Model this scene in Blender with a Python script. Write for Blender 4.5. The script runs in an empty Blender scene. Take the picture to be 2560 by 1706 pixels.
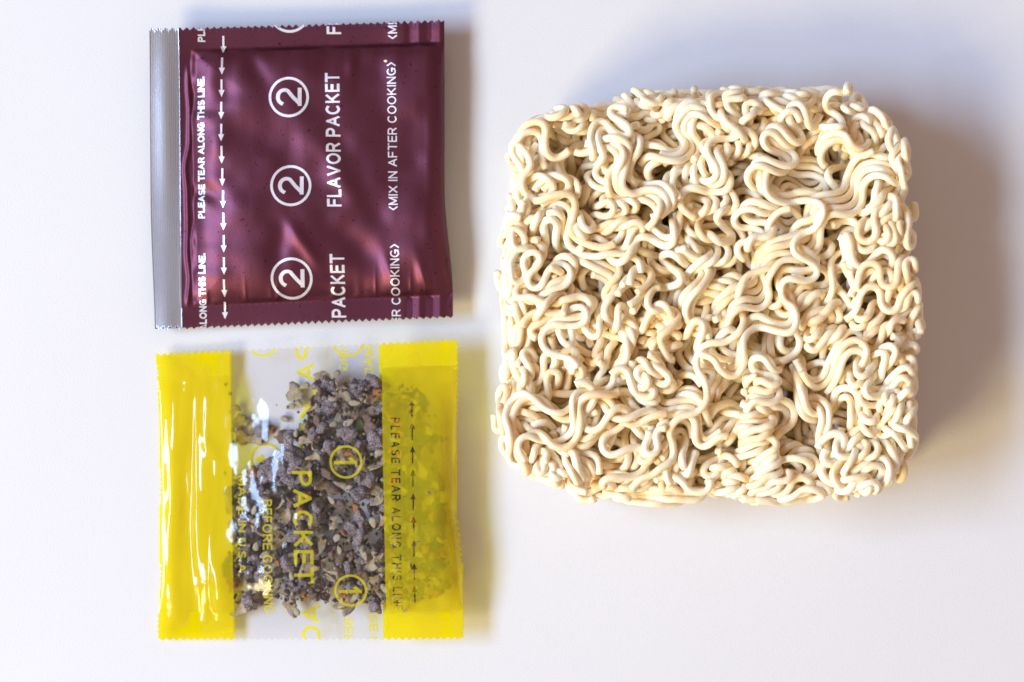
import bpy, bmesh, math
import numpy as np
from mathutils import Vector
from mathutils.geometry import delaunay_2d_cdt

# ================================================================ camera, light, exposure
scene = bpy.context.scene
COL = scene.collection
U = 1.0e-4                    # one photograph pixel on the table top is 0.1 mm
CAM_H = 0.60
cam_data = bpy.data.cameras.new("camera")
cam_data.sensor_width = 36.0
cam_data.lens = 36.0*CAM_H/(2560*U)
cam_data.clip_start = 0.01
cam_data.clip_end = 50.0
cam_data.dof.use_dof = True
cam_data.dof.focus_distance = CAM_H-0.020
cam_data.dof.aperture_fstop = 8.0
cam = bpy.data.objects.new("camera", cam_data)
cam.location = (0, 0, CAM_H)
COL.objects.link(cam)
scene.camera = cam

world = bpy.data.worlds.new("World")
scene.world = world
world.use_nodes = True
bg = world.node_tree.nodes["Background"]
bg.inputs[0].default_value = (1.0, 0.70, 0.60, 1)
bg.inputs[1].default_value = 0.42

def area_lamp(name, target, direction, dist, sx, sy, color, power):
    L = bpy.data.lights.new(name, 'AREA')
    L.shape = 'RECTANGLE'; L.size = sx; L.size_y = sy
    L.color = color; L.energy = power
    o = bpy.data.objects.new(name, L)
    d = Vector(direction).normalized()
    o.location = Vector(target)+d*dist
    o.rotation_euler = d.to_track_quat('Z', 'Y').to_euler()
    COL.objects.link(o)
    return o
# a cool window to the left, wide along the wall, and a warm room lamp in front on the left
area_lamp("window_light", (0, 0, 0), (-66, 0, 60), 2.2, 1.25, 0.56, (0.44, 0.645, 1.0), 64.0)
area_lamp("room_lamp", (0, 0, 0), (-80, -62, 72), 2.2, 0.66, 0.66, (1.0, 0.84, 0.46), 37.0)

vs = scene.view_settings
vs.view_transform = 'Standard'; vs.look = 'None'; vs.exposure = 0.0; vs.gamma = 1.0
vs.use_curve_mapping = False
scene.cycles.use_denoising = True
scene.cycles.transparent_max_bounces = 16
scene.cycles.max_bounces = 10
scene.cycles.diffuse_bounces = 6
scene.cycles.sample_clamp_indirect = 6.0
scene.cycles.caustics_reflective = False
scene.cycles.caustics_refractive = False

# ================================================================ helpers
def px(x, y):
    return (np.asarray(x, float)-1280)*U, (853-np.asarray(y, float))*U
def empty(name, loc, label=None, category=None):
    o = bpy.data.objects.new(name, None)
    o.empty_display_size = 0.01
    o.location = loc; COL.objects.link(o)
    if label: o["label"] = label
    if category: o["category"] = category
    return o
def mesh_obj(name, verts, faces, mat, parent=None, smooth=True, origin=None):
    me = bpy.data.meshes.new(name)
    verts = np.asarray(verts, float)
    if origin is not None: verts = verts-np.asarray(origin)
    faces = np.asarray(faces)
    me.vertices.add(len(verts)); me.vertices.foreach_set("co", verts.ravel())
    n, k = faces.shape
    me.loops.add(n*k); me.loops.foreach_set("vertex_index", faces.ravel().astype(np.int32))
    me.polygons.add(n)
    me.polygons.foreach_set("loop_start", np.arange(0, n*k, k, dtype=np.int32))
    me.polygons.foreach_set("use_smooth", np.full(n, smooth))
    me.update(calc_edges=True); me.validate()
    me.materials.append(mat)
    o = bpy.data.objects.new(name, me)
    COL.objects.link(o)
    if parent: o.parent = parent
    if origin is not None and parent is None: o.location = origin
    return o
def lattice_noise(x, y, seed):
    """smooth value noise, about -1..1, one cell per unit"""
    x = np.asarray(x, float); y = np.asarray(y, float)
    xi = np.floor(x).astype(np.int64); yi = np.floor(y).astype(np.int64)
    fx = x-xi; fy = y-yi
    fx = fx*fx*(3-2*fx); fy = fy*fy*(3-2*fy)
    def h(a, b):
        n = (a*374761393+b*668265263+seed*982451653) & 0x7fffffff
        n = ((n ^ (n >> 13))*1274126177) & 0x7fffffff
        return ((n ^ (n >> 16)) & 0xffff)/32767.5-1
    return (h(xi, yi)*(1-fx)+h(xi+1, yi)*fx)*(1-fy)+(h(xi, yi+1)*(1-fx)+h(xi+1, yi+1)*fx)*fy
def sstep(a, b, x):
    t = np.clip((np.asarray(x, float)-a)/(b-a), 0, 1)
    return t*t*(3-2*t)

# ---------------------------------------------------------------- materials
def new_mat(name):
    m = bpy.data.materials.new(name); m.use_nodes = True
    nt = m.node_tree
    for n in list(nt.nodes): nt.nodes.remove(n)
    out = nt.nodes.new("ShaderNodeOutputMaterial")
    return m, nt, out
def N(nt, kind, **kw):
    n = nt.nodes.new(kind)
    for k, v in kw.items():
        if k.startswith("i_"):
            key = k[2:].replace("_", " ")
            n.inputs[key].default_value = v
        else: setattr(n, k, v)
    return n
def ramp(nt, stops):
    r = nt.nodes.new("ShaderNodeValToRGB")
    el = r.color_ramp.elements
    while len(el) > 1: el.remove(el[-1])
    el[0].position = stops[0][0]; el[0].color = (*stops[0][1], 1)
    for p, c in stops[1:]:
        e = el.new(p); e.color = (*c, 1)
    return r
def mat_table():
    m, nt, out = new_mat("white_table_lacquer")
    tc = N(nt, "ShaderNodeTexCoord")
    n1 = N(nt, "ShaderNodeTexNoise", i_Scale=9.0, i_Detail=4.0)
    n2 = N(nt, "ShaderNodeTexNoise", i_Scale=2600.0, i_Detail=2.0)
    r = ramp(nt, [(0.3, (.685, .683, .685)), (0.7, (.71, .708, .71))])
    b = N(nt, "ShaderNodeBump", i_Strength=0.22, i_Distance=0.0003)
    p = N(nt, "ShaderNodeBsdfPrincipled", i_Roughness=0.5)
    p.inputs["Specular IOR Level"].default_value = 0.3
    for n in (n1, n2): nt.links.new(tc.outputs["Object"], n.inputs["Vector"])
    nt.links.new(n1.outputs["Fac"], r.inputs[0]); nt.links.new(r.outputs[0], p.inputs["Base Color"])
    nt.links.new(n2.outputs["Fac"], b.inputs["Height"]); nt.links.new(b.outputs[0], p.inputs["Normal"])
    nt.links.new(p.outputs[0], out.inputs[0])
    return m
def mat_noodle():
    m, nt, out = new_mat("dried_wheat_noodle")
    tc = N(nt, "ShaderNodeTexCoord"); oi = N(nt, "ShaderNodeObjectInfo")
    n1 = N(nt, "ShaderNodeTexNoise", i_Scale=160.0, i_Detail=3.0)
    n2 = N(nt, "ShaderNodeTexNoise", i_Scale=1500.0, i_Detail=3.0)
    r = ramp(nt, [(0.26, (.90, .69, .39)), (0.5, (.96, .822, .565)), (0.75, (.975, .885, .685))])
    mixv = N(nt, "ShaderNodeMath", operation='MULTIPLY_ADD'); mixv.inputs[1].default_value = .22
    p = N(nt, "ShaderNodeBsdfPrincipled", i_Roughness=0.52)
    p.inputs["Specular IOR Level"].default_value = 0.32
    p.inputs["Subsurface Weight"].default_value = 0.35
    p.inputs["Subsurface Radius"].default_value = (1.0, .80, .55)
    p.inputs["Subsurface Scale"].default_value = 0.0009
    b = N(nt, "ShaderNodeBump", i_Strength=0.45, i_Distance=0.00022)
    L = nt.links.new
    L(tc.outputs["Object"], n1.inputs["Vector"]); L(tc.outputs["Object"], n2.inputs["Vector"])
    sub = N(nt, "ShaderNodeMath", operation='SUBTRACT'); sub.inputs[1].default_value = .5
    L(oi.outputs["Random"], sub.inputs[0]); L(sub.outputs[0], mixv.inputs[0]); L(n1.outputs["Fac"], mixv.inputs[2])
    L(mixv.outputs[0], r.inputs[0]); L(r.outputs[0], p.inputs["Base Color"])
    L(n2.outputs["Fac"], b.inputs["Height"]); L(b.outputs[0], p.inputs["Normal"])
    L(p.outputs[0], out.inputs[0])
    return m
def mat_foil(name, base, dark, rough, metallic, speck, coat=0.0):
    m, nt, out = new_mat(name)
    tc = N(nt, "ShaderNodeTexCoord")
    L = nt.links.new
    n1 = N(nt, "ShaderNodeTexNoise", i_Scale=1100.0, i_Detail=1.0)
    n2 = N(nt, "ShaderNodeTexNoise", i_Scale=3200.0, i_Detail=2.0)
    n3 = N(nt, "ShaderNodeTexNoise", i_Scale=60.0, i_Detail=2.0)
    r = ramp(nt, [(speck, dark), (speck+.045, base)])
    p = N(nt, "ShaderNodeBsdfPrincipled", i_Roughness=rough, i_Metallic=metallic)
    p.inputs["Coat Weight"].default_value = coat
    p.inputs["Coat Roughness"].default_value = .25
    b = N(nt, "ShaderNodeBump", i_Strength=0.25, i_Distance=0.00012)
    b2 = N(nt, "ShaderNodeBump", i_Strength=0.12, i_Distance=0.0015)
    for n in (n1, n2, n3): L(tc.outputs["Object"], n.inputs["Vector"])
    L(n1.outputs["Fac"], r.inputs[0]); L(r.outputs[0], p.inputs["Base Color"])
    L(n3.outputs["Fac"], b2.inputs["Height"]); L(b2.outputs[0], b.inputs["Normal"])
    L(n2.outputs["Fac"], b.inputs["Height"]); L(b.outputs[0], p.inputs["Normal"])
    L(p.outputs[0], out.inputs[0])
    return m
def sheen(nt):
    """thin-sheet reflectance, the same from both sides: 5 % head-on, rising at grazing angles"""
    lw = N(nt, "ShaderNodeLayerWeight"); lw.inputs[0].default_value = .5
    pw = N(nt, "ShaderNodeMath", operation='POWER'); pw.inputs[1].default_value = 4.0
    ma = N(nt, "ShaderNodeMath", operation='MULTIPLY_ADD'); ma.inputs[1].default_value = .6; ma.inputs[2].default_value = .04
    nt.links.new(lw.outputs["Facing"], pw.inputs[0]); nt.links.new(pw.outputs[0], ma.inputs[0])
    return ma
def mat_film():
    """clear cellophane: lets light through, a thin gloss and a trace of milky haze"""
    m, nt, out = new_mat("clear_cellophane")
    L = nt.links.new
    tc = N(nt, "ShaderNodeTexCoord")
    n = N(nt, "ShaderNodeTexNoise", i_Scale=700.0, i_Detail=3.0)
    b = N(nt, "ShaderNodeBump", i_Strength=0.15, i_Distance=0.0002)
    L(tc.outputs["Object"], n.inputs["Vector"]); L(n.outputs["Fac"], b.inputs["Height"])
    t = N(nt, "ShaderNodeBsdfTransparent"); t.inputs[0].default_value = (.975, .975, .98, 1)
    d = N(nt, "ShaderNodeBsdfDiffuse"); d.inputs[0].default_value = (.86, .86, .90, 1)
    g = N(nt, "ShaderNodeBsdfGlossy"); g.inputs["Roughness"].default_value = .09
    L(b.outputs[0], g.inputs["Normal"])
    f = sheen(nt)
    m1 = N(nt, "ShaderNodeMixShader"); m1.inputs[0].default_value = .006
    m2 = N(nt, "ShaderNodeMixShader")
    L(t.outputs[0], m1.inputs[1]); L(d.outputs[0], m1.inputs[2])
    L(f.outputs[0], m2.inputs[0]); L(m1.outputs[0], m2.inputs[1]); L(g.outputs[0], m2.inputs[2])
    L(m2.outputs[0], out.inputs[0])
    return m
def mat_ink(name, tint, body, cover, gloss_rough):
    """transparent yellow printing ink on film"""
    m, nt, out = new_mat(name)
    L = nt.links.new
    t = N(nt, "ShaderNodeBsdfTransparent"); t.inputs[0].default_value = (*tint, 1)
    d = N(nt, "ShaderNodeBsdfDiffuse"); d.inputs[0].default_value = (*body, 1)
    tr = N(nt, "ShaderNodeBsdfTranslucent"); tr.inputs[0].default_value = (*body, 1)
    md = N(nt, "ShaderNodeMixShader"); md.inputs[0].default_value = .28
    L(d.outputs[0], md.inputs[1]); L(tr.outputs[0], md.inputs[2])
    m1 = N(nt, "ShaderNodeMixShader"); m1.inputs[0].default_value = cover
    L(t.outputs[0], m1.inputs[1]); L(md.outputs[0], m1.inputs[2])
    if gloss_rough is None:
        L(m1.outputs[0], out.inputs[0]); return m
    g = N(nt, "ShaderNodeBsdfGlossy"); g.inputs["Roughness"].default_value = gloss_rough
    f = sheen(nt)
    m2 = N(nt, "ShaderNodeMixShader")
    L(f.outputs[0], m2.inputs[0]); L(m1.outputs[0], m2.inputs[1]); L(g.outputs[0], m2.inputs[2])
    L(m2.outputs[0], out.inputs[0])
    return m
def mat_food(name, c1, c2, powder, scale=1.6, rough=.75):
    """dried piece: two tones and a dusting of pale seasoning powder"""
    m, nt, out = new_mat(name)
    L = nt.links.new
    tc = N(nt, "ShaderNodeTexCoord"); oi = N(nt, "ShaderNodeObjectInfo")
    off = N(nt, "ShaderNodeVectorMath", operation='ADD')
    L(tc.outputs["Object"], off.inputs[0]); L(oi.outputs["Random"], off.inputs[1])
    n1 = N(nt, "ShaderNodeTexNoise", i_Scale=scale, i_Detail=4.0)
    n2 = N(nt, "ShaderNodeTexNoise", i_Scale=scale*4.5, i_Detail=4.0, i_Roughness=.7)
    L(off.outputs[0], n1.inputs["Vector"]); L(off.outputs[0], n2.inputs["Vector"])
    r1 = ramp(nt, [(.32, c1), (.68, c2)])
    r2 = ramp(nt, [(.66-powder, (0, 0, 0)), (.76-powder, (1, 1, 1))])
    L(n1.outputs["Fac"], r1.inputs[0]); L(n2.outputs["Fac"], r2.inputs[0])
    mx = N(nt, "ShaderNodeMix", data_type='RGBA')
    mx.inputs[7].default_value = (.76, .71, .74, 1)
    L(r2.outputs[0], mx.inputs[0]); L(r1.outputs[0], mx.inputs[6])
    p = N(nt, "ShaderNodeBsdfPrincipled", i_Roughness=rough)
    b = N(nt, "ShaderNodeBump", i_Strength=0.7, i_Distance=0.12)
    L(n2.outputs["Fac"], b.inputs["Height"]); L(b.outputs[0], p.inputs["Normal"])
    L(mx.outputs[2], p.inputs["Base Color"]); L(p.outputs[0], out.inputs[0])
    return m

# ---------------------------------------------------------------- lettering: strokes of even width, triangulated onto a surface
def arc(cx, cy, rx, ry, a0, a1, n=12):
    a = np.radians(np.linspace(a0, a1, n))
    return [(cx+rx*math.cos(t), cy+ry*math.sin(t)) for t in a]
GLYPH = {
 'A': (.80, [[(0, 0), (.40, 1)], [(.80, 0), (.40, 1)], [(.17, .33), (.63, .33)]]),
 'B': (.66, [[(0, 0), (0, 1)], [(0, 1), (.36, 1)]+arc(.36, .77, .25, .23, 90, -90, 9)+[(0, .54)], [(0, .54), (.38, .54)]+arc(.38, .27, .28, .27, 90, -90, 9)+[(0, 0)]]),
 'C': (.76, [arc(.40, .5, .40, .5, 48, 312, 20)]),
 'D': (.72, [[(0, 0), (0, 1)], [(0, 1), (.28, 1)]+arc(.28, .5, .44, .5, 90, -90, 14)+[(0, 0)]]),
 'E': (.58, [[(0, 0), (0, 1)], [(0, 1), (.58, 1)], [(0, .52), (.53, .52)], [(0, 0), (.58, 0)]]),
 'F': (.56, [[(0, 0), (0, 1)], [(0, 1), (.56, 1)], [(0, .50), (.50, .50)]]),
 'G': (.80, [arc(.40, .5, .40, .5, 48, 330, 20), [(.45, .43), (.78, .43)], [(.76, .43), (.76, .08)]]),
 'H': (.70, [[(0, 0), (0, 1)], [(.70, 0), (.70, 1)], [(0, .52), (.70, .52)]]),
 'I': (.0, [[(0, 0), (0, 1)]]),
 'K': (.70, [[(0, 0), (0, 1)], [(.0, .36), (.64, 1)], [(.22, .56), (.70, 0)]]),
 'L': (.54, [[(0, 0), (0, 1)], [(0, 0), (.54, 0)]]),
 'M': (.82, [[(0, 0), (0, 1)], [(.82, 0), (.82, 1)], [(.02, 1), (.41, .08)], [(.80, 1), (.41, .08)]]),
 'N': (.70, [[(0, 0), (0, 1)], [(.70, 0), (.70, 1)], [(.02, 1), (.68, 0)]]),
 'O': (.84, [arc(.42, .5, .42, .5, 0, 360, 29)]),
 'P': (.64, [[(0, 0), (0, 1)], [(0, 1), (.36, 1)]+arc(.36, .73, .28, .27, 90, -90, 10)+[(0, .46)]]),
 'R': (.68, [[(0, 0), (0, 1)], [(0, 1), (.38, 1)]+arc(.38, .74, .27, .26, 90, -90, 10)+[(0, .48)], [(.36, .48), (.68, 0)]]),
 'S': (.64, [arc(.32, .745, .30, .255, 35, 270, 12)+arc(.32, .245, .32, .245, 90, -145, 12)[1:]]),
 'T': (.70, [[(0, 1), (.70, 1)], [(.35, 0), (.35, 1)]]),
 'U': (.70, [[(0, 1), (0, .34)]+arc(.35, .34, .35, .34, 180, 360, 13)+[(.70, 1)]]),
 'V': (.78, [[(0, 1), (.39, 0)], [(.78, 1), (.39, 0)]]),
 'X': (.72, [[(0, 0), (.72, 1)], [(0, 1), (.72, 0)]]),
 '.': (.0, [[(0, 0), (0, .04)]]),
 '<': (.36, [[(.36, 1.02), (.02, .5)], [(.02, .5), (.36, -.02)]]),
 '>': (.36, [[(0, 1.02), (.34, .5)], [(.34, .5), (0, -.02)]]),
 '1': (.24, [[(.24, 0), (.24, 1)], [(.02, .74), (.24, .97)]]),
 '2': (.62, [arc(.31, .69, .31, .31, 160, -28, 14)+[(.30, .30), (.02, .0)], [(.0, 0), (.64, 0)]]),
}
def stroke_quads(pts, w, cap):
    """a polyline as a strip of quads of width w"""
    p = np.array(pts, float)
    p = p[np.concatenate([[True], np.linalg.norm(np.diff(p, axis=0), axis=1) > 1e-6])]
    closed = np.allclose(p[0], p[-1]) and len(p) > 3
    d = np.diff(p, axis=0); l = np.linalg.norm(d, axis=1); d = d/l[:, None]
    if not closed:
        def ext(v): return cap if max(abs(v)) > .985 else cap*.45
        p[0] = p[0]-d[0]*ext(d[0]); p[-1] = p[-1]+d[-1]*ext(d[-1])
    nrm = np.stack([-d[:, 1], d[:, 0]], 1)
    vn = np.zeros_like(p)
    for k in range(len(p)):
        a = nrm[k-1] if k > 0 else (nrm[-1] if closed else nrm[0])
        b = nrm[k] if k < len(nrm) else (nrm[0] if closed else nrm[-1])
        s = a+b; s = s/max(np.linalg.norm(s), 1e-6)
        vn[k] = s/max(.55, float(s@a))
    Lf = p+vn*w/2; Rt = p-vn*w/2
    return [np.array([Lf[k], Lf[k+1], Rt[k+1], Rt[k]]) for k in range(len(p)-1)]
def text_quads(s, weight, spacing=.22, space=.42):
    """all strokes of a line of capitals, in cap heights, starting at x = 0"""
    x = 0.0; Q = []
    for ch in s:
        if ch == ' ': x += space; continue
        wd, strokes = GLYPH[ch]
        for st in strokes:
            for q in stroke_quads([(a, weight/2+b*(1-weight)) for a, b in st], weight, weight/2):
                Q.append(q+np.array([x+weight/2, 0]))
        x += wd+weight+spacing-weight*.35
    return Q, x-spacing+weight*.35
def place_line(s, weight, start, length, cap, run, up, **kw):
    """quads in photograph pixels: run = unit vector the line reads along, up = unit vector to the letter tops"""
    Q, L = text_quads(s, weight, **kw)
    run = np.array(run, float); up = np.array(up, float); k = length/L
    return [np.array(start)+q[:, :1]*k*run+q[:, 1:]*cap*up for q in Q]
def ring_quads(c, r, w, n=44):
    return stroke_quads([(c[0]+r*math.cos(t), c[1]+r*math.sin(t)) for t in np.linspace(0, 2*math.pi, n+1)], w, 0)
def in_quads(P, Q):
    ins = np.zeros(len(P), bool)
    for q in Q:
        lo = q.min(0); hi = q.max(0)
        c = np.where((P >= lo).all(1) & (P <= hi).all(1) & ~ins)[0]
        if not len(c): continue
        s = np.ones(len(c), bool); t = np.ones(len(c), bool)
        for k in range(4):
            a = q[k]; b = q[(k+1) % 4]
            cr = (b[0]-a[0])*(P[c, 1]-a[1])-(b[1]-a[1])*(P[c, 0]-a[0])
            s &= cr >= -1e-9; t &= cr <= 1e-9
        ins[c] |= s | t
    return ins
def lay_print(name, quads, mat, parent, height, inside, lift, border=None, grid=9.0, knock_out=None, origin=(0, 0, 0), scale=1.0, area=None):
    """triangulate flat print and lay it on the surface z = height(x, y); coordinates in pixels"""
    verts = []; edges = []
    for q in (quads if knock_out is None else knock_out):
        k = len(verts); verts += [tuple(v) for v in q]
        edges += [(k, k+1), (k+1, k+2), (k+2, k+3), (k+3, k)]
    allv = np.array(verts) if verts else np.zeros((0, 2))
    if area is not None:
        k = len(verts); verts += [tuple(v) for v in area]
        edges += [(k+i, k+(i+1) % len(area)) for i in range(len(area))]
        lo = np.min(area, 0); hi = np.max(area, 0)
    else:
        lo = allv.min(0); hi = allv.max(0)
    if border is not None:
        for line in border:
            line = [v for v in line if lo[0]-20 < v[0] < hi[0]+20]
            k = len(verts); verts += [tuple(v) for v in line]
            edges += [(k+i, k+i+1) for i in range(len(line)-1)]
    gx, gy = np.meshgrid(np.arange(lo[0]+1.3, hi[0], grid), np.arange(lo[1]+1.7, hi[1], grid))
    g = np.stack([gx.ravel(), gy.ravel()], 1)
    if knock_out is None: g = g[in_quads(g, quads)] if len(quads) else g
    verts += [tuple(v) for v in g]
    out = delaunay_2d_cdt([Vector(v) for v in verts], edges, [], 0, 1e-5)
    V = np.array([v[:] for v in out[0]]); F = np.array([f for f in out[2] if len(f) == 3])
    c = V[F].mean(1)
    keep = inside(c[:, 0], c[:, 1])
    if knock_out is None: keep &= in_quads(c, quads)
    else:
        keep &= ~in_quads(c, knock_out) & in_poly(c, np.array(area))
    F = F[keep]
    used = np.unique(F); remap = np.full(len(V), -1); remap[used] = np.arange(len(used))
    V = V[used]; F = remap[F]
    # faces look up
    a = V[F]; cr = (a[:, 1, 0]-a[:, 0, 0])*(a[:, 2, 1]-a[:, 0, 1])-(a[:, 1, 1]-a[:, 0, 1])*(a[:, 2, 0]-a[:, 0, 0])
    F[cr > 0] = F[cr > 0][:, ::-1]
    z = height(V[:, 0], V[:, 1])+lift
    X, Y = px(V[:, 0], V[:, 1])
    return mesh_obj(name, np.stack([X*scale, Y*scale, z*U], 1), F, mat, parent, True, origin)
def in_poly(P, poly):
    ins = np.zeros(len(P), bool)
    for k in range(len(poly)):
        a = poly[k]; b = poly[(k+1) % len(poly)]
        c = (a[1] <= P[:, 1]) != (b[1] <= P[:, 1])
        if a[1] == b[1]: continue
        xi = a[0]+(P[:, 1]-a[1])*(b[0]-a[0])/(b[1]-a[1])
        ins ^= c & (xi > P[:, 0])
    return ins
def grid_faces(nr, nc, flip=False):
    i = np.arange(nr*nc).reshape(nr, nc)
    a, b, c, d = i[:-1, :-1].ravel(), i[:-1, 1:].ravel(), i[1:, 1:].ravel(), i[1:, :-1].ravel()
    return np.stack([a, b, c, d] if flip else [a, d, c, b], 1)
# ---------------------------------------------------------------- noodle simulation (millimetres)
NOODLE_R = 0.91
OUTLINE_PX = [(1268,359),(1311,294),(1404,256),(1523,226),(1676,215),(1904,215),(2160,223),(2241,277),(2279,370),
 (2279,490),(2296,653),(2309,816),(2304,1001),(2296,1121),(2241,1202),(2176,1251),(2045,1246),(1850,1268),
 (1632,1262),(1447,1246),(1322,1202),(1257,1088),(1251,979),(1262,849),(1251,675),(1257,544),(1266,457)]
TOP_Z = 31.0
def outline_mm():
    p = np.array(OUTLINE_PX, float)
    p = np.stack([(p[:,0]-1280)*0.1, (853-p[:,1])*0.1], 1)
    return p*0.957
def poly_sd(P, poly):
    """signed distance (negative inside) and outward normal for a closed polygon"""
    a = poly; b = np.roll(poly, -1, 0)
    e = b-a
    w = P[:,None,:]-a[None]
    t = np.clip((w*e).sum(2)/(e*e).sum(1), 0, 1)
    d = w-e[None]*t[...,None]
    d2 = (d*d).sum(2)
    k = d2.argmin(1)
    r = np.arange(len(P))
    dist = np.sqrt(d2[r,k]); v = d[r,k]
    c1 = (a[None,:,1] <= P[:,None,1]) != (b[None,:,1] <= P[:,None,1])
    with np.errstate(divide='ignore', invalid='ignore'):
        xi = a[None,:,0] + (P[:,None,1]-a[None,:,1])*e[None,:,0]/np.where(e[None,:,1]==0,1e-9,e[None,:,1])
    inside = ((c1 & (xi > P[:,None,0])).sum(1) % 2) == 1
    s = np.where(inside, -1.0, 1.0)
    n = v/np.maximum(dist,1e-6)[:,None]*s[:,None]
    return dist*s, n
def inset_at(z):
    hi = np.clip((z-21.0)/10.5, 0, 1)
    lo = np.clip((7.0-z)/7.0, 0, 1)
    return 4.5*(1-np.sqrt(np.clip(1-hi*hi,0,1))) + 2.5*lo*lo
def near_pairs(X, sid, idx, reach):
    c = np.floor((X-X.min(0))/reach).astype(np.int64)+1
    n = c.max(0)+3
    key = (c[:,0]*n[1]+c[:,1])*n[2]+c[:,2]
    order = np.argsort(key, kind='stable'); ks = key[order]
    A=[];B=[]
    N=len(X)
    for dx in (-1,0,1):
        for dy in (-1,0,1):
            for dz in (-1,0,1):
                off = (dx*n[1]+dy)*n[2]+dz
                if off < 0: continue
                lo = np.searchsorted(ks, ks+off, 'left'); hi = np.searchsorted(ks, ks+off, 'right')
                if off == 0: lo = np.arange(N)+1
                cnt = np.maximum(hi-lo,0); tot = cnt.sum()
                if tot == 0: continue
                i = np.repeat(np.arange(N), cnt)
                st = np.cumsum(cnt)-cnt
                j = np.arange(tot)-np.repeat(st,cnt)+np.repeat(lo,cnt)
                A.append(order[i]); B.append(order[j])
    A=np.concatenate(A);B=np.concatenate(B)
    d=X[A]-X[B]; ok=(d*d).sum(1)<reach*reach
    A=A[ok];B=B[ok]
    ok=~((sid[A]==sid[B])&(np.abs(idx[A]-idx[B])<=4))
    return A[ok],B[ok]
def grow_path(rng, q, z0, poly, ctr, ins, DS):
    L = rng.uniform(70,140)
    if rng.random() < .30: L = rng.uniform(18,48)
    n = int(L/DS)
    lam = rng.uniform(15,29); om = rng.uniform(.8,2.25); ph = rng.uniform(0,6.28)
    th0 = rng.choice([0.0,np.pi]) + rng.normal(0,.85) if rng.random()<.6 else rng.uniform(0,6.28)
    th_start = th0
    p = q.copy(); pts=[]; drift = rng.normal(0,.012)
    s = 0.0; lamj = lam; omv = om
    zph = rng.uniform(0,6.28); zl = lam*rng.uniform(.5,1.1); za = rng.uniform(.8,3.2)
    for k in range(n):
        if k % 12 == 0:
            lamj = lam*rng.uniform(.75,1.25)
        omv += (om*rng.uniform(.6,1.3)-omv)*.12
        s += DS/lamj*2*np.pi
        th = th0 + omv*np.sin(s+ph)
        p = p + DS*np.array([np.cos(th),np.sin(th)])
        th0 += drift + rng.normal(0,.05)
        if k % 4 == 0:
            sd,_ = poly_sd(p[None], poly)
            if sd[0] > -4.5-ins:
                toc = np.arctan2(*(ctr-p)[::-1])
                th0 += .9*np.sin(toc-th0)*np.clip((sd[0]+4.5+ins)/4,0,1.3)
        pts.append((p[0],p[1], z0 + za*np.sin(k*DS/zl*6.28+zph)))
    return np.array(pts), th_start
def grow_strands(rng):
    poly = outline_mm(); ctr = poly.mean(0)
    DS = 1.2
    strands = []
    inner = poly
    layers = np.arange(2.0, 30.6, 1.85)
    lo = poly.min(0)-6; cell = 4.0
    shape = np.ceil((poly.max(0)+6-lo)/cell).astype(int)
    cover = np.zeros(shape)
    for li, z0 in enumerate(layers):
        budget = 2650.0 if z0 > 12 else 1700.0
        ins = float(inset_at(np.array([z0]))[0])
        cover *= .62
        while budget > 0:
            best = None
            for attempt in range(5):
                cand = rng.uniform(poly.min(0), poly.max(0), (40,2))
                sd,_ = poly_sd(cand, poly)
                cand = cand[sd < -1.0-ins]
                if not len(cand): continue
                c = ((cand-lo)/cell).astype(int)
                q = cand[cover[c[:,0],c[:,1]].argmin()]
                pts, th = grow_path(rng, q, z0, poly, ctr, ins, DS)
                c = np.clip(((pts[:,:2]-lo)/cell).astype(int),0,shape-1)
                cost = cover[c[:,0],c[:,1]].mean()
                if best is None or cost < best[0]: best = (cost, pts, th)
            _, pts, th0 = best
            nb = rng.choice([1,2,3,4], p=[.34,.26,.24,.16])
            step = 2*NOODLE_R
            # copies of a bundle lie beside each other, across the mean run
            cross = th0+np.pi/2
            for b in range(nb):
                off = np.array([np.cos(cross),np.sin(cross)])*step*b*rng.uniform(.75,1.05)
                pp = pts.copy(); pp[:,:2] += off; pp[:,2] += .35*b*rng.choice([-1,1])
                a0 = rng.integers(0, max(1,len(pp)//6)); a1 = len(pp)-rng.integers(0, max(1,len(pp)//6))
                pp = pp[a0:a1]
                if len(pp) < 8: continue
                strands.append(pp); budget -= len(pp)*DS
                c = np.clip(((pp[:,:2]-lo)/cell).astype(int),0,shape-1)
                np.add.at(cover, (c[:,0],c[:,1]), DS/cell)
    return strands, poly, DS
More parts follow.
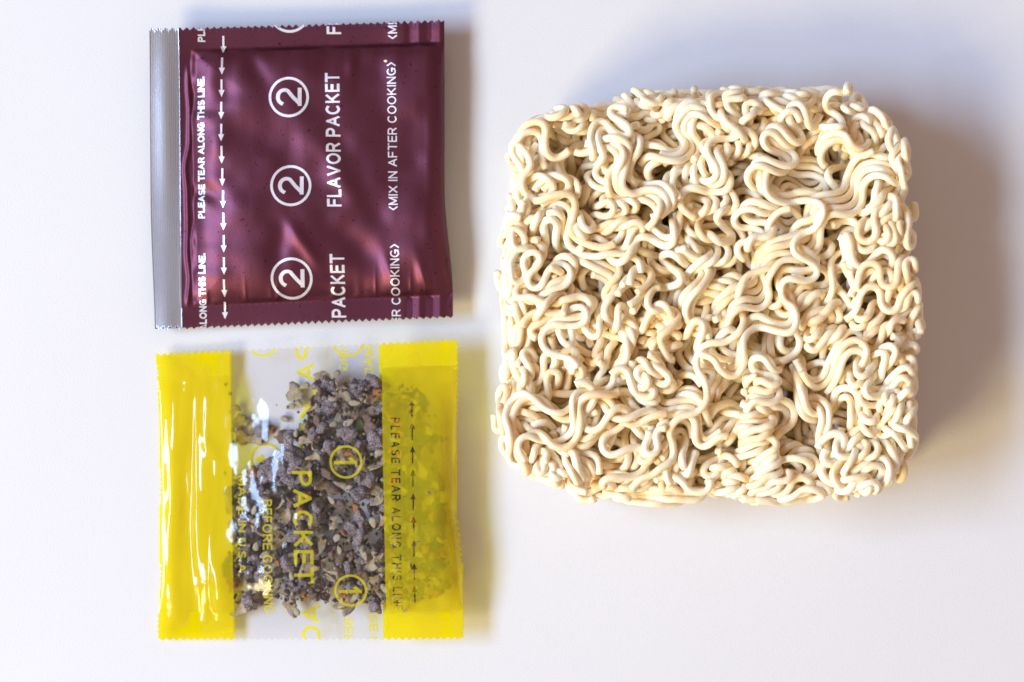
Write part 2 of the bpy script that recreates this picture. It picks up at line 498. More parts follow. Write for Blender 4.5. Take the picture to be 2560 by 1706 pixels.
def settle(strands, poly, DS, iters, rng):
    X = np.concatenate(strands); sid = np.concatenate([np.full(len(s),k) for k,s in enumerate(strands)])
    idx = np.concatenate([np.arange(len(s)) for s in strands])
    N=len(X)
    def link(k):
        i=np.arange(N-k); ok=sid[:-k]==sid[k:]; return i[ok],i[ok]+k
    C=[]
    for k in (1,2,3,5):
        i,j=link(k); d=np.sqrt(((X[i]-X[j])**2).sum(1))
        C.append((i,j,d if k>1 else np.full(len(i),DS), {1:1.0,2:.55,3:.35,5:.18}[k]))
    R2=2*NOODLE_R*0.97
    stray=rng.normal(1.2,1.4,len(strands))[sid]; lift=rng.normal(-.3,1.1,len(strands))[sid]
    topn = None
    for it in range(iters):
        if it%6==0:
            A,B=near_pairs(X,sid,idx,R2+1.0)
        D=np.zeros_like(X); W=np.full(N,1e-6)
        d=X[A]-X[B]; l=np.sqrt((d*d).sum(1))+1e-6
        pen=R2-l; m=pen>0
        a=A[m];b=B[m]; nrm=d[m]/l[m][:,None]
        nrm[:,2]*=1.25
        v=nrm*(pen[m]*.5)[:,None]
        for c in range(3):
            D[:,c]+=np.bincount(a,v[:,c],N)-np.bincount(b,v[:,c],N)
        W+=np.bincount(a,minlength=N)+np.bincount(b,minlength=N)
        X=X+D/np.maximum(W,1.0)[:,None]*1.25
        for rep in range(2):
            for i,j,L,st in C:
                d=X[j]-X[i]; l=np.sqrt((d*d).sum(1))+1e-9
                v=d*((l-L)/l*.5*st*.5)[:,None]
                for c in range(3):
                    X[:,c]+=np.bincount(i,v[:,c],N)-np.bincount(j,v[:,c],N)
        X[:,2]-=0.012
        if it%2==0 or it>iters-4:
            sd,nn=poly_sd(X[:,:2],poly)
            over=sd+NOODLE_R*.6+inset_at(X[:,2])+stray
            over=np.clip(over,0,3)
            X[:,:2]-=nn*over[:,None]*.4
        X[:,2]=np.clip(X[:,2],NOODLE_R,TOP_Z-NOODLE_R+lift+.8*np.sin(X[:,0]*.13)*np.cos(X[:,1]*.11+1))
    out=[];k=0
    for s in strands:
        out.append(X[k:k+len(s)]);k+=len(s)
    return out

# ================================================================ the table
M_table = mat_table()
table = mesh_obj("tabletop", [(-.9, -.7, 0), (.9, -.7, 0), (.9, .7, 0), (-.9, .7, 0)], [(0, 1, 2, 3)], M_table, smooth=False)
table["kind"] = "structure"

# ================================================================ noodle block
rng = np.random.default_rng(7)
strands, poly, DS = grow_strands(rng)
strands = settle(strands, poly, DS, 90, rng)
M_noodle = mat_noodle()
ctr = poly.mean(0)*1e-3
block = empty("noodle_block", (ctr[0], ctr[1], 0),
    "square block of dried curly pale yellow instant noodles right of the packets", "noodles")
def tube(pts, rad, sides=10, per=2):
    """closed tube along a smooth curve through pts (mm), flat cut ends"""
    p = np.concatenate([[2*pts[0]-pts[1]], pts, [2*pts[-1]-pts[-2]]])
    seg = []
    for t in np.arange(per)/per:
        a, b, c, d = p[:-3], p[1:-2], p[2:-1], p[3:]
        # uniform B-spline: smooths the settled chain a little
        seg.append(((1-t)**3*a+(3*t**3-6*t*t+4)*b+(-3*t**3+3*t*t+3*t+1)*c+t**3*d)/6)
    s = np.stack(seg, 1).reshape(-1, 3)
    T = np.gradient(s, axis=0); T /= np.linalg.norm(T, axis=1)[:, None]
    n = np.cross(T[0], (0, 0, 1.0)); n = n/max(np.linalg.norm(n), 1e-6)
    Ns = np.empty_like(s)
    for k in range(len(s)):
        n = n-T[k]*(n@T[k]); n = n/np.linalg.norm(n); Ns[k] = n
    B = np.cross(T, Ns)
    a = np.linspace(0, 2*np.pi, sides, endpoint=False)
    # rounded-square section, as cut noodles have
    u = np.arange(len(s))*.6/6.0; ph0 = float(pts[0, 0]*3.7)
    wob = 1+.055*lattice_noise(u+ph0, u*0, 71)+.035*lattice_noise(u*3+ph0, u*0, 72)
    rr = rad*wob[:, None]*(1+.07*np.cos(4*a[None]+ph0+.25*u[:, None]))
    ring = s[:, None]+rr[:, :, None]*(np.cos(a)[None, :, None]*Ns[:, None]+np.sin(a)[None, :, None]*B[:, None])
    nr = len(s)
    V = np.concatenate([ring.reshape(-1, 3), s[:1], s[-1:]])
    i = np.arange(nr*sides).reshape(nr, sides); j = np.roll(i, -1, 1)
    F = np.stack([i[:-1].ravel(), j[:-1].ravel(), j[1:].ravel(), i[1:].ravel()], 1)
    c0, c1 = nr*sides, nr*sides+1
    e = np.concatenate([np.stack([np.full(sides, c0), j[0], i[0], i[0]], 1), np.stack([np.full(sides, c1), i[-1], j[-1], j[-1]], 1)])
    return V, F, e
order = sorted(range(len(strands)), key=lambda k: -np.percentile(strands[k][:, 2], 80))
rest = []
for rank, k in enumerate(order):
    V, F, e = tube(strands[k], NOODLE_R*rng.uniform(.93, 1.06))
    if rank < 296: groups = [(V, F, e)]
    else: rest.append((V, F, e)); continue
    tris = np.concatenate([F[:, [0, 1, 2]], F[:, [0, 2, 3]], e[:, :3]])
    mesh_obj("noodle_strand", V*1e-3-np.array([ctr[0], ctr[1], 0]), tris, M_noodle, block)
if rest:
    Vs = []; Fs = []; k = 0
    for V, F, e in rest:
        Vs.append(V); Fs.append(np.concatenate([F[:, [0, 1, 2]], F[:, [0, 2, 3]], e[:, :3]])+k); k += len(V)
    o = mesh_obj("inner_noodles", np.concatenate(Vs)*1e-3-np.array([ctr[0], ctr[1], 0]), np.concatenate(Fs), M_noodle, block)
    o["kind"] = "stuff"

# ================================================================ maroon foil packet
M_maroon = mat_foil("maroon_printed_foil", (.120, .030, .051), (.06, .010, .022), .43, .78, .25)
M_silver = mat_foil("bare_silver_foil", (.50, .53, .58), (.44, .47, .52), .36, .85, .25)
M_print = mat_foil("silver_lettering", (.80, .79, .84), (.70, .68, .72), .42, .55, .25)
A_SC = .989
def a_left(y): return 376-3*np.sin(np.clip((y-76)/750, 0, 1)*np.pi)+7*sstep(500, 820, y)
def a_right(y): return 1111+21*sstep(470, 745, y)
def a_top(x): return 76-(np.asarray(x, float)-376)*22/734
def a_bot(x): return 823-(np.asarray(x, float)-380)*32/754
def tri_wave(x, pitch): return np.abs(((np.asarray(x, float)/pitch) % 1.0)*2-1)
def a_saw_top(x): return a_top(x)-4.5+9*tri_wave(x, 17.0)
def a_saw_bot(x): return a_bot(x)+4.5-9*tri_wave(x+4, 17.0)
def bump(x, y, cx, cy, ln, wd, ang, amp):
    c, s = math.cos(math.radians(ang)), math.sin(math.radians(ang))
    u = ((x-cx)*c+(y-cy)*s)/ln; v = (-(x-cx)*s+(y-cy)*c)/wd
    return amp*np.exp(-u*u-v*v)
def a_mid(x, y):
    m = 44+8*sstep(900, 1100, x)
    m = m+20*np.exp(-np.clip(y-76, 0, None)/120)+14*np.exp(-np.clip(x-376, 0, None)/90-np.clip(y-76, 0, None)/260)
    m = m-14*np.exp(-np.clip(830-y, 0, None)/140)*(1-sstep(500, 900, x))
    m = m+4.0*np.sin((y-80)/750*np.pi*2.0+1.0)*(1-sstep(440, 520, x))
    m = m+5*np.exp(-((x-412)/26.0)**2)*(1+.6*np.sin((y-100)/115))
    return m
def a_half(x, y):
    """half thickness of the filled pillow"""
    yt = a_top(x)+51; yb = a_bot(x)-54; xr = a_right(y)
    dl = x-(478+6*lattice_noise(y/60, y*0, 3)); dt = y-yt; db = yb-y
    L = 1-np.exp(-np.clip(dl, 0, None)/46); T = 1-np.exp(-np.clip(dt, 0, None)/38); B = 1-np.exp(-np.clip(db, 0, None)/40)
    q = np.clip((x-(xr-46))/46, 0, 1); R = np.sqrt(np.clip(1-q*q, 0, 1))
    core = 43*np.minimum(np.minimum(L, T), B)*.35+43*L*T*B*.65
    # the right edge is a fold, so the seals pinch only its two ends
    return core*R
def a_height(x, y):
    x = np.asarray(x, float); y = np.asarray(y, float)
    yt = a_top(x)+51; yb = a_bot(x)-54
    dt = np.clip(y-yt, 0, None); db = np.clip(yb-y, 0, None)
    h = a_half(x, y)
    inside = sstep(0, 14, dt)*sstep(0, 14, db)*sstep(476, 492, x)*(1-sstep(1060, 1105, x))
    # puckers running out of the seals
    pb = lattice_noise(x/21, x*0, 11)+.7*lattice_noise(x/47+3.3, x*0, 12)
    pt = lattice_noise(x/34, x*0, 14)+.8*lattice_noise(x/80, x*0, 15)
    pb = pb*.45+1.5*(1-np.abs(lattice_noise(x/30+7.1, x*0, 13)))**4
    w = 6.0*pb*np.exp(-db/21)*sstep(0, 10, db)+7.0*pt*np.exp(-dt/34)*sstep(0, 12, dt)
    lf = lattice_noise(y/30, y*0, 17)+.6*lattice_noise(y/70, y*0, 18)
    w = w+6.0*lf*np.exp(-np.clip(x-480, 0, None)/42)
    # broad dents and soft ridges in the filled middle
    D = [(640, 170, 60, 26, 60, -9), (560, 215, 70, 24, 75, -8), (600, 330, 120, 42, 25, -7), (520, 480, 60, 22, 40, -7),
         (770, 330, 120, 40, 60, 8), (870, 480, 130, 32, 62, 9), (760, 610, 70, 18, 55, 9), (700, 620, 80, 26, 100, -9),
         (900, 620, 110, 40, 30, -8), (960, 300, 110, 46, 80, -6), (980, 690, 60, 16, 70, 8), (1060, 700, 46, 12, 75, 8),
         (820, 200, 90, 40, 10, 6), (620, 520, 100, 40, -20, 6), (880, 160, 40, 16, 90, 7), (545, 370, 60, 24, 100, 6), (830, 690, 60, 22, 20, -6)]
    for d in D: w = w+.8*bump(x, y, *d)
    w = w+2.2*lattice_noise(x/45, y/45, 21)+5*lattice_noise(x/130, y/110, 22)
    crease = 5.0*np.exp(-((x-(466+8*lattice_noise(y/70, y*0, 31)))/6.0)**2)*sstep(150, 200, y)*(1-sstep(740, 775, y))
    seal_wave = 3.0*lattice_noise(x/55, x*0, 41)*sstep(930, 1010, x)*(1-np.clip(dt, 0, 1))
    fold = 6.0*(tri_wave(x-8, 52)-.5)*sstep(1000, 1030, x)*(1-sstep(0, 22, dt)+1-sstep(0, 22, db))
    return a_mid(x, y)+h+w*inside+crease+seal_wave+fold
def a_ribs(x, y):
    """where the fine ribs are pressed into the seals"""
    yt = a_top(x)+51; yb = a_bot(x)-54
    return np.clip(np.clip((yt-y)/4, 0, 1)+np.clip((y-yb)/4, 0, 1)+1.9*np.clip((448-x)/3, 0, 1), 0, 1.9)
packet_a = empty("foil_sachet", (float(px(750, 0)[0]), float(px(0, 440)[1]), 0),
    "maroon foil sachet with silver left edge and white lettering, above the yellow one", "sachet")
oa = tuple(packet_a.location)
def sheet(name, mat, parent, x0f, x1f, ytf, ybf, hf, step, rows, origin, scale, flip=False, ribs=None):
    """a sheet between two edges and two saw-cut ends, coordinates in pixels"""
    n = max(3, int(round(step)))
    s = np.linspace(0, 1, n); t = np.concatenate([[0], np.linspace(.012, .988, rows), [1]])
    S, Tt = np.meshgrid(s, t)
    y0 = ytf(x0f(0.0)+S*(x1f(0.0)-x0f(0.0))); y1 = ybf(x0f(2000.0)+S*(x1f(2000.0)-x0f(2000.0)))
    Y = y0+(y1-y0)*Tt
    X = x0f(Y)+S*(x1f(Y)-x0f(Y))
    # saw teeth only at the two end rows
    Y[0] = ytf(X[0]); Y[-1] = ybf(X[-1])
    Z = hf(X, Y)
    if ribs is not None: Z = Z+ribs(X, Y)*np.where(np.arange(n) % 2 == 0, .55, -.55)
    wx, wy = px(X, Y)
    V = np.stack([wx*scale, wy*scale, Z*U], -1).reshape(-1, 3)
    return mesh_obj(name, V, grid_faces(len(t), n, flip), mat, parent, True, origin)
film_a = sheet("film", M_maroon, packet_a, lambda y: 447.5+0*y+3*sstep(500, 820, y), a_right, a_saw_top, a_saw_bot, a_height, 322, 200, oa, A_SC, ribs=a_ribs)
strip_a = sheet("seal_strip", M_silver, packet_a, a_left, lambda y: 447.5+0*y+3*sstep(500, 820, y), a_saw_top, a_saw_bot, a_height, 35, 120, oa, A_SC, ribs=a_ribs)
strip_a["label"] = "bare silver seal strip along the left edge"
def a_back(x, y):
    return np.maximum(a_mid(x, y)-a_half(x, y)-.8, .6)
sheet("back_film", M_maroon, packet_a, a_left, a_right, a_saw_top, a_saw_bot, a_back, 90, 60, oa, A_SC, flip=True)
def a_inside(x, y): return (y > a_saw_top(x)) & (y < a_saw_bot(x))
a_edges = [[(x, float(a_saw_top(x))) for x in np.arange(374, 1136, 4.25)], [(x, float(a_saw_bot(x))) for x in np.arange(374, 1136, 4.25)]]
def a_print(name, quads):
    return lay_print(name, quads, M_print, packet_a, a_height, a_inside, 1.3, a_edges, 7.0, origin=oa, scale=A_SC)
UP = (0, -1); LEFT = (-1, 0)
tilt = (.018, -1.0)
for y0, x0 in ((105, 513), (546, 512), (987, 513)):
    a_print("printed_line", place_line("PLEASE TEAR ALONG THIS LINE.", .225, (x0, y0), 353, 18.5, UP, LEFT, spacing=.17, space=.40))
for y0, x0 in ((85.5, 853), (518, 856), (968, 867)):
    a_print("printed_line", place_line("FLAVOR PACKET", .185, (x0, y0), 332, 36.5, (-.016, -1), LEFT))
for y0, x0 in ((98.5, 993), (528, 996), (980, 1004)):
    a_print("printed_line", place_line("<MIX IN AFTER COOKING>", .15, (x0, y0), 369, 23.0, (-.014, -1), LEFT))
for cx, cy, r in ((724, 31, 48), (724.5, 246, 47), (729, 466, 48), (730, 697, 49)):
    q = ring_quads((cx, cy), r, 6.5)
    g, L = text_quads("2", .15)
    q += [np.array([cx+32, cy+22])+np.stack([-v[:, 1]*64, -v[:, 0]*44/L], 1) for v in g]
    a_print("circled_number", q)
for k in range(13):
    y0 = 90+55.4*k; x0 = 558-3*math.sin(k*.5)
    sh = stroke_quads([(x0, y0), (x0, y0+30)], 5.0, 0)
    head = [np.array([(x0-7.5, y0+26), (x0+7.5, y0+26), (x0+.3, y0+43), (x0-.3, y0+43)])]
    a_print("printed_arrow", sh+head)

# ================================================================ clear packet with yellow ends
B_SC = .990
def b_left(y): return 388+7*sstep(960, 1120, y)-4*sstep(1420, 1600, y)+1.5*np.sin(np.asarray(y, float)/37)
def b_right(y): return 1143-3*sstep(1000, 1200, y)+18*sstep(1240, 1470, y)
def b_top(x): return 887-(np.asarray(x, float)-388)*36/755
def b_bot(x): return 1604-(np.asarray(x, float)-391)*9/767
def b_saw_top(x): return b_top(x)-4+8*tri_wave(x, 17.3)
def b_saw_bot(x): return b_bot(x)+4-8*tri_wave(x+5, 17.3)
def b_mid(x, y):
    return 18+52*sstep(380, 1080, x)+6*np.exp(-((x-400)/30)**2)+8*np.exp(-np.clip(y-850, 0, None)/120)
def b_half(x, y):
    yt = b_top(x)+62; yb = b_bot(x)-66; xr = b_right(y); xl = b_left(y)
    T = 1-np.exp(-np.clip(y-yt, 0, None)/46); B = 1-np.exp(-np.clip(yb-y, 0, None)/40)
    q = np.clip((x-(xr-60))/60, 0, 1); R = np.sqrt(np.clip(1-q*q, 0, 1))
    ql = np.clip(((xl+30)-x)/30, 0, 1); Lf = np.sqrt(np.clip(1-ql*ql, 0, 1))
    L = .20*Lf+.80*sstep(410, 790, x)
    return 48*T*B*R*L
def b_height(x, y):
    x = np.asarray(x, float); y = np.asarray(y, float)
    yt = b_top(x)+62; yb = b_bot(x)-66
    dt = np.clip(y-yt, 0, None); db = np.clip(yb-y, 0, None)
    body = sstep(0, 16, dt)*sstep(0, 16, db)
    edge = sstep(b_left(y), b_left(y)+24, x)*(1-sstep(b_right(y)-34, b_right(y), x))
    h = b_half(x, y)
    # long soft folds in the empty left end
    cx = 492+7*np.sin(y/120)+4*lattice_noise(y/60, y*0, 51)
    f1 = 10*sstep(cx-16, cx+5, x)*(1-sstep(cx+8, cx+70, x))*(.55+.45*np.sin(y/95+.6))
    f1 = f1+1.7*lattice_noise(x/9.0+.6*lattice_noise(y/90, y*0, 61), y/150, 62)*(1-sstep(520, 570, x))
    cx2 = 428+9*np.sin(y/150+2)
    f2 = 9*sstep(cx2-26, cx2+10, x)*(1-sstep(cx2+14, cx2+50, x))*(.6+.4*lattice_noise(y/80, y*0, 52))
    f3 = bump(x, y, 545, 1470, 70, 26, 80, 15)+bump(x, y, 520, 1120, 60, 16, 60, 5)
    pk = 5*lattice_noise(x/26, x*0, 53)*(np.exp(-dt/26)*sstep(0, 10, dt)+np.exp(-db/26)*sstep(0, 10, db))
    w = 1.1*lattice_noise(x/26, y/34, 54)*sstep(500, 620, x)+2.2*lattice_noise(x/75, y/80, 55)*(.4+.6*sstep(500, 620, x))+.35*lattice_noise(x/11, y/13, 56)*sstep(540, 600, x)
    seal = 1.6*lattice_noise(x/40, y/60, 57)
    return b_mid(x, y)+h+(f1+f2+f3)*sstep(0, 40, y-b_top(x)-20)*sstep(0, 40, b_bot(x)-y-20)*edge+(pk+w)*body*edge+seal*edge
def b_back(x, y):
    return np.maximum(b_mid(x, y)-b_half(x, y)-1.6, 1.0)+0*np.asarray(x, float)
M_film = mat_film()
M_ink = mat_ink("yellow_transparent_ink", (1.0, .94, .02), (1.0, .87, .003), .54, None)
M_ink_front = mat_ink("thin_yellow_ink", (1.0, .93, .02), (1.0, .87, .003), .36, None)
M_ink_line = mat_ink("yellow_print_line", (.97, .90, .10), (.96, .86, .03), .48, None)
packet_b = empty("clear_sachet", (float(px(770, 0)[0]), float(px(0, 1240)[1]), 0),
    "clear cellophane sachet with bright yellow ends, filled with dried flakes", "sachet")
ob = tuple(packet_b.location)
film_b = sheet("film", M_film, packet_b, b_left, b_right, b_saw_top, b_saw_bot, b_height, 260, 220, ob, B_SC, ribs=lambda x, y: .8*np.clip(np.clip((b_top(x)+50-y)/6, 0, 1)+np.clip((y-b_bot(x)+52)/6, 0, 1), 0, 1))
back_b = sheet("back_film", M_film, packet_b, b_left, b_right, b_saw_top, b_saw_bot, b_back, 100, 80, ob, B_SC, flip=True)
def b_inside(x, y): return (y > b_saw_top(x)) & (y < b_saw_bot(x)) & (x > b_left(y)) & (x < b_right(y))
bx = np.arange(376, 1170, 4.325)
b_edges = [[(x, float(b_saw_top(x))) for x in bx], [(x, float(b_saw_bot(x))) for x in bx]]
ys = np.linspace(840, 1625, 60)
def b_ink(name, quads, mat, front=True, **kw):
    hf = b_height if front else b_back
    return lay_print(name, quads, mat, packet_b, hf, b_inside, -1.3 if front else 1.0, b_edges, 8.0, origin=ob, scale=B_SC, **kw)
def strip_area(xa, xb): return [(float(xa(y)), y) for y in ys]+[(float(xb(y)), y) for y in ys[::-1]]
DOWN = (0, 1); RIGHT = (1, 0)
knock = place_line("PLEASE TEAR ALONG THIS LINE.", .19, (979, 1043), 490, 23, (.012, 1), RIGHT, spacing=.42, space=.62)
for k in range(-1, 8):
    y0 = 1056+58*k; x0 = 1033+.014*(y0-1056)
    knock += stroke_quads([(x0, y0+12), (x0, y0+42)], 3.6, 0)
    knock += [np.array([(x0-.4, y0), (x0+.4, y0), (x0+7, y0+15), (x0-7, y0+15)])]
lx = lambda y: 575+8*sstep(880, 1600, y)
rx = lambda y: 957+10*sstep(880, 1600, y)
b_ink("yellow_panel", [], M_ink_front, knock_out=[], area=strip_area(lambda y: b_left(y)-3, lx))
b_ink("yellow_panel", [], M_ink_front, knock_out=knock, area=strip_area(rx, lambda y: b_right(y)+3))
b_ink("back_yellow_panel", [], M_ink, front=False, knock_out=[], area=strip_area(lambda y: b_left(y)+8, lambda y: lx(y)-4))
b_ink("back_yellow_panel", [], M_ink, front=False, knock_out=[], area=strip_area(lambda y: rx(y)-9, lambda y: b_right(y)+3))
# front lettering reads downwards
b_ink("printed_line", place_line("PACKET", .17, (733, 1176), 280, 50, (.018, 1), RIGHT), M_ink_line)
b_ink("printed_line", place_line("BEFORE COOKING", .17, (657, 1248), 288, 25, (.006, 1), RIGHT), M_ink_line)
b_ink("printed_line", place_line("MADE IN U.S.A.", .17, (595, 1190), 250, 20, (0, 1), RIGHT), M_ink_line)
def one(cx, cy, up):
    q = ring_quads((cx, cy), 38.5, 6.0)
    g, L = text_quads("1", .17)
    return q+[np.array([cx-30*up, cy-14])+np.stack([v[:, 1]*58*up, v[:, 0]*20/L], 1) for v in g]
for cx, cy in ((868, 1153), (879, 1474), (871, 851)):
    b_ink("circled_number", one(cx, cy, 1), M_ink_line)
# the same print on the back sheet, seen mirrored through the clear film
for y0, x0 in ((863, 786), (1468, 799)):
    b_ink("back_printed_line", place_line("PACKET", .17, (x0, y0), 280, 48, (.018, 1), LEFT), M_ink_line, front=False)
for y0, x0 in ((640, 868), (1546, 882)):
    b_ink("back_printed_line", place_line("BEFORE COOKING", .17, (x0, y0), 288, 22, (.006, 1), LEFT), M_ink_line, front=False)
for y0, x0 in ((866, 933), (1480, 945)):
    b_ink("back_printed_line", place_line("MADE IN U.S.A.", .17, (x0, y0), 250, 22, (.006, 1), LEFT), M_ink_line, front=False)
for cx, cy in ((655, 851), (659, 1152)):
    b_ink("back_circled_number", one(cx, cy, -1), M_ink_line, front=False)

# ================================================================ dried flakes in the clear packet
rng = np.random.default_rng(21)
M_dark = mat_food("dark_dried_meat", (.12, .066, .074), (.33, .22, .235), .19)
M_brown = mat_food("brown_dried_bit", (.26, .16, .12), (.44, .30, .23), .06)
M_tan = mat_food("tan_dried_flake", (.68, .49, .28), (.92, .78, .55), .0, 1.6)
M_pale = mat_food("pale_sesame", (.74, .62, .40), (.86, .78, .58), -.04, 1.6, .6)
M_orange = mat_food("orange_carrot_bit", (.62, .22, .06), (.80, .40, .14), .0, 1.6)
M_green = mat_food("green_dried_leaf", (.09, .13, .03), (.20, .24, .06), .02, 1.6)
M_grit_d = mat_food("dark_grit", (.06, .035, .04), (.20, .14, .15), .0, 400)
M_grit_p = mat_food("pale_grit", (.55, .40, .26), (.80, .72, .60), .0, 400)
mix_o = empty("dried_flake_mix", ob, "dried dark meat crumbs, tan flakes and pale seeds inside the clear sachet", "dried flakes")
def base_mesh(kind, k):
    bm = bmesh.new()
    r = np.random.default_rng(100+k)
    if kind == 'lump':
        bmesh.ops.create_icosphere(bm, subdivisions=3, radius=1)
        d = r.normal(0, 1, (14, 3)); a = r.uniform(-.26, .26, 14); fr = [2.6]*7+[7.5]*7
        for v in bm.verts:
            n = np.array(v.co)
            s = 1+sum(a[i]*math.sin(fr[i]*float(n@d[i])+i)*(1 if i < 7 else .55) for i in range(14))*.75
            v.co = v.co*s*float(r.uniform(.94, 1.06))
        for v in bm.verts: v.co.z *= .75
    elif kind == 'flake':
        bmesh.ops.create_icosphere(bm, subdivisions=2, radius=1)
        bend = r.uniform(.3, 1.1); asp = r.uniform(.28, .85); ph = r.uniform(0, 6.28)
        for v in bm.verts:
            x, y, z = v.co
            rad = 1+.22*math.sin(3*math.atan2(y, x)+ph)+.14*math.sin(5*math.atan2(y, x)+2*ph)
            x *= rad; y *= rad*asp
            v.co = (x, y, z*.14+bend*(x*x-.3)*.6+.15*math.sin(4*y+ph)+.1*math.sin(5*x))
    else:
        bmesh.ops.create_icosphere(bm, subdivisions=2, radius=1)
        for v in bm.verts:
            x, y, z = v.co
            t = .62-.22*x
            v.co = (x, y*t, z*t*.7+.12*x*x)
    for f in bm.faces: f.smooth = True
    me = bpy.data.meshes.new(kind); bm.to_mesh(me); bm.free()
    return me
BASE = {}
for kind, cnt in (('lump', 6), ('flake', 6), ('seed', 3)):
    for k in range(cnt): BASE[kind, k] = base_mesh(kind, k)
with_mat = {}
def piece(name, kind, mat, cx, cy, zc, size, flat):
    k = int(rng.integers(0, 6 if kind != 'seed' else 3))
    key = (kind, k, mat.name)
    if key not in with_mat:
        me = BASE[kind, k].copy(); me.name = name; me.materials.append(mat); with_mat[key] = me
    o = bpy.data.objects.new(name, with_mat[key]); COL.objects.link(o); o.parent = mix_o
    X, Y = px(cx, cy)
    o.location = (float(X)*B_SC-ob[0], float(Y)*B_SC-ob[1], zc*U)
    o.scale = (size*U, size*U*rng.uniform(.8, 1.1), size*U*rng.uniform(.8, 1.0))
    o.rotation_euler = (rng.normal(0, flat), rng.normal(0, flat), rng.uniform(0, 6.28))
    return o
HEAP = np.array([(790, 955), (850, 948), (960, 955), (1050, 975), (1085, 1060), (1092, 1180), (1108, 1300), (1116, 1400), (1100, 1490), (1000, 1512), (860, 1512),
                 (770, 1505), (690, 1500), (590, 1512), (568, 1440), (570, 1220), (630, 1170), (700, 1130), (735, 1075), (770, 1030)], float)
kinds = [("meat_crumb", 'lump', M_dark, .44, 15, 28, .9), ("brown_crumb", 'lump', M_brown, .12, 11, 20, .9), ("tan_flake", 'flake', M_tan, .72, 17, 36, .55),
         ("sesame_seed", 'seed', M_pale, .16, 11, 16, .35), ("carrot_bit", 'lump', M_orange, .07, 8, 15, .8), ("leaf_flake", 'flake', M_green, .05, 14, 24, .5)]
placed = []
def try_place(cx, cy, size, top, gap=.56):
    for (a, b, s, t) in placed:
        if t == top and (a-cx)**2+(b-cy)**2 < (gap*(s+size))**2: return False
    placed.append((cx, cy, size, top)); return True
def ceiling(cx, cy, size):
    return min(float(b_height(cx+dx, cy+dy)) for dx in (-size, 0, size) for dy in (-size, 0, size))
probs = np.array([k[3] for k in kinds]); probs /= probs.sum()
n_made = 0
for layer, limit in ((1, 225), (0, 130)):
    tries = 0; made = 0
    while made < limit and tries < 6000:
        tries += 1
        c = rng.uniform(HEAP.min(0), HEAP.max(0))
        if not in_poly(c[None], HEAP)[0]: continue
        name, kind, mat, _, s0, s1, flat = kinds[rng.choice(len(kinds), p=probs)]
        if c[0] > 975 and rng.random() < .7: name, kind, mat, _, s0, s1, flat = kinds[int(rng.choice([2, 2, 3, 4, 5]))]
        size = rng.uniform(s0, s1)
        if not try_place(c[0], c[1], size, layer): continue
        top = ceiling(c[0], c[1], size); bot = float(b_back(np.array([c[0]]), np.array([c[1]]))[0])
        th = size*(.85 if kind == 'lump' else .78 if kind == 'flake' else .5)
        z = top-6-th if layer == 1 else bot+2+th*1.0
        z = max(z, bot+1.5+th*.6)
        piece(name, kind, mat, c[0], c[1], z, size, flat); made += 1
# strays lying in the emptier left of the window
for cx, cy, nm in ((590, 1060, 2), (612, 1058, 3), (598, 1095, 2), (645, 1078, 0), (672, 1076, 4), (702, 1095, 1), (708, 1050, 3), (722, 1018, 3), (745, 1010, 3), (632, 1100, 2), (587, 1022, 3), (735, 985, 2), (760, 965, 3), (805, 940, 2), (840, 935, 3), (600, 1525, 2), (640, 1515, 3), (725, 1522, 2), (740, 1530, 3), (870, 1520, 2), (930, 1505, 4)):
    name, kind, mat, _, s0, s1, flat = kinds[nm]
    bot = float(b_back(np.array([cx]), np.array([cy]))[0])
    piece(name, kind, mat, cx, cy, bot+8, (s0+s1)/2*.95, .3)
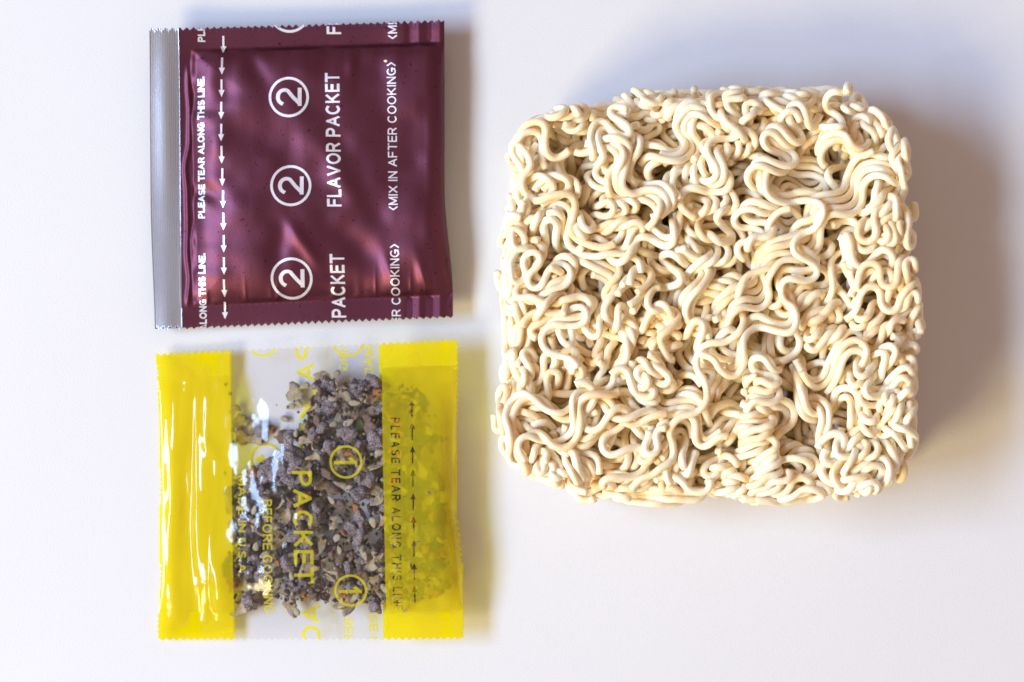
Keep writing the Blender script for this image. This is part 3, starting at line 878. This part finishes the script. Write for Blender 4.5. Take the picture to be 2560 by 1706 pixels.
# fine grit between the pieces
GV = []; GF = []; k = 0
octv = np.array([(1, 0, 0), (-1, 0, 0), (0, 1, 0), (0, -1, 0), (0, 0, 1), (0, 0, -1)], float)
octf = np.array([(0, 2, 4), (2, 1, 4), (1, 3, 4), (3, 0, 4), (2, 0, 5), (1, 2, 5), (3, 1, 5), (0, 3, 5)])
for part, (mat, cnt, lo, hi) in {"dark_grit": (M_grit_d, 1300, 3, 9), "pale_grit": (M_grit_p, 800, 2, 6)}.items():
    GV = []; GF = []; k = 0
    while k < cnt:
        c = rng.uniform(HEAP.min(0)-12, HEAP.max(0)+6)
        if not in_poly(c[None], HEAP)[0] and rng.random() > .06: continue
        if not (1000 < b_top(c[0])+100 or True): continue
        top = float(b_height(c[0], c[1])); bot = float(b_back(np.array([c[0]]), np.array([c[1]]))[0])
        s = rng.uniform(lo, hi); z = rng.uniform(bot+s, max(bot+s+1, top-s-5))
        X, Y = px(c[0]+octv[:, 0]*s*rng.uniform(.6, 1.3, 6), c[1]+octv[:, 1]*s*rng.uniform(.6, 1.3, 6))
        GV.append(np.stack([X*B_SC-ob[0], Y*B_SC-ob[1], (z+octv[:, 2]*s*.7)*U], 1)); GF.append(octf+6*k); k += 1
    o = mesh_obj(part, np.concatenate(GV), np.concatenate(GF), mat, mix_o, False)
    o["kind"] = "stuff"

# ================================================================ a crumb on the maroon sachet
bm = bmesh.new()
bmesh.ops.create_icosphere(bm, subdivisions=2, radius=1)
for v in bm.verts: v.co = (v.co.x*5.2*U*(1+.2*math.sin(5*v.co.y)), v.co.y*3.4*U*(1+.2*math.sin(4*v.co.x+1)), v.co.z*2.6*U)
for f in bm.faces: f.smooth = True
me = bpy.data.meshes.new("noodle_crumb"); bm.to_mesh(me); bm.free(); me.materials.append(M_noodle)
crumb = bpy.data.objects.new("noodle_crumb", me); COL.objects.link(crumb)
cx, cy = px(966, 156)
crumb.location = (float(cx)*A_SC, float(cy)*A_SC, (float(a_height(np.array(966.0), np.array(156.0)))+2.2)*U)
crumb["label"] = "tiny white crumb on the maroon sachet beside the closing bracket"
crumb["category"] = "crumb"
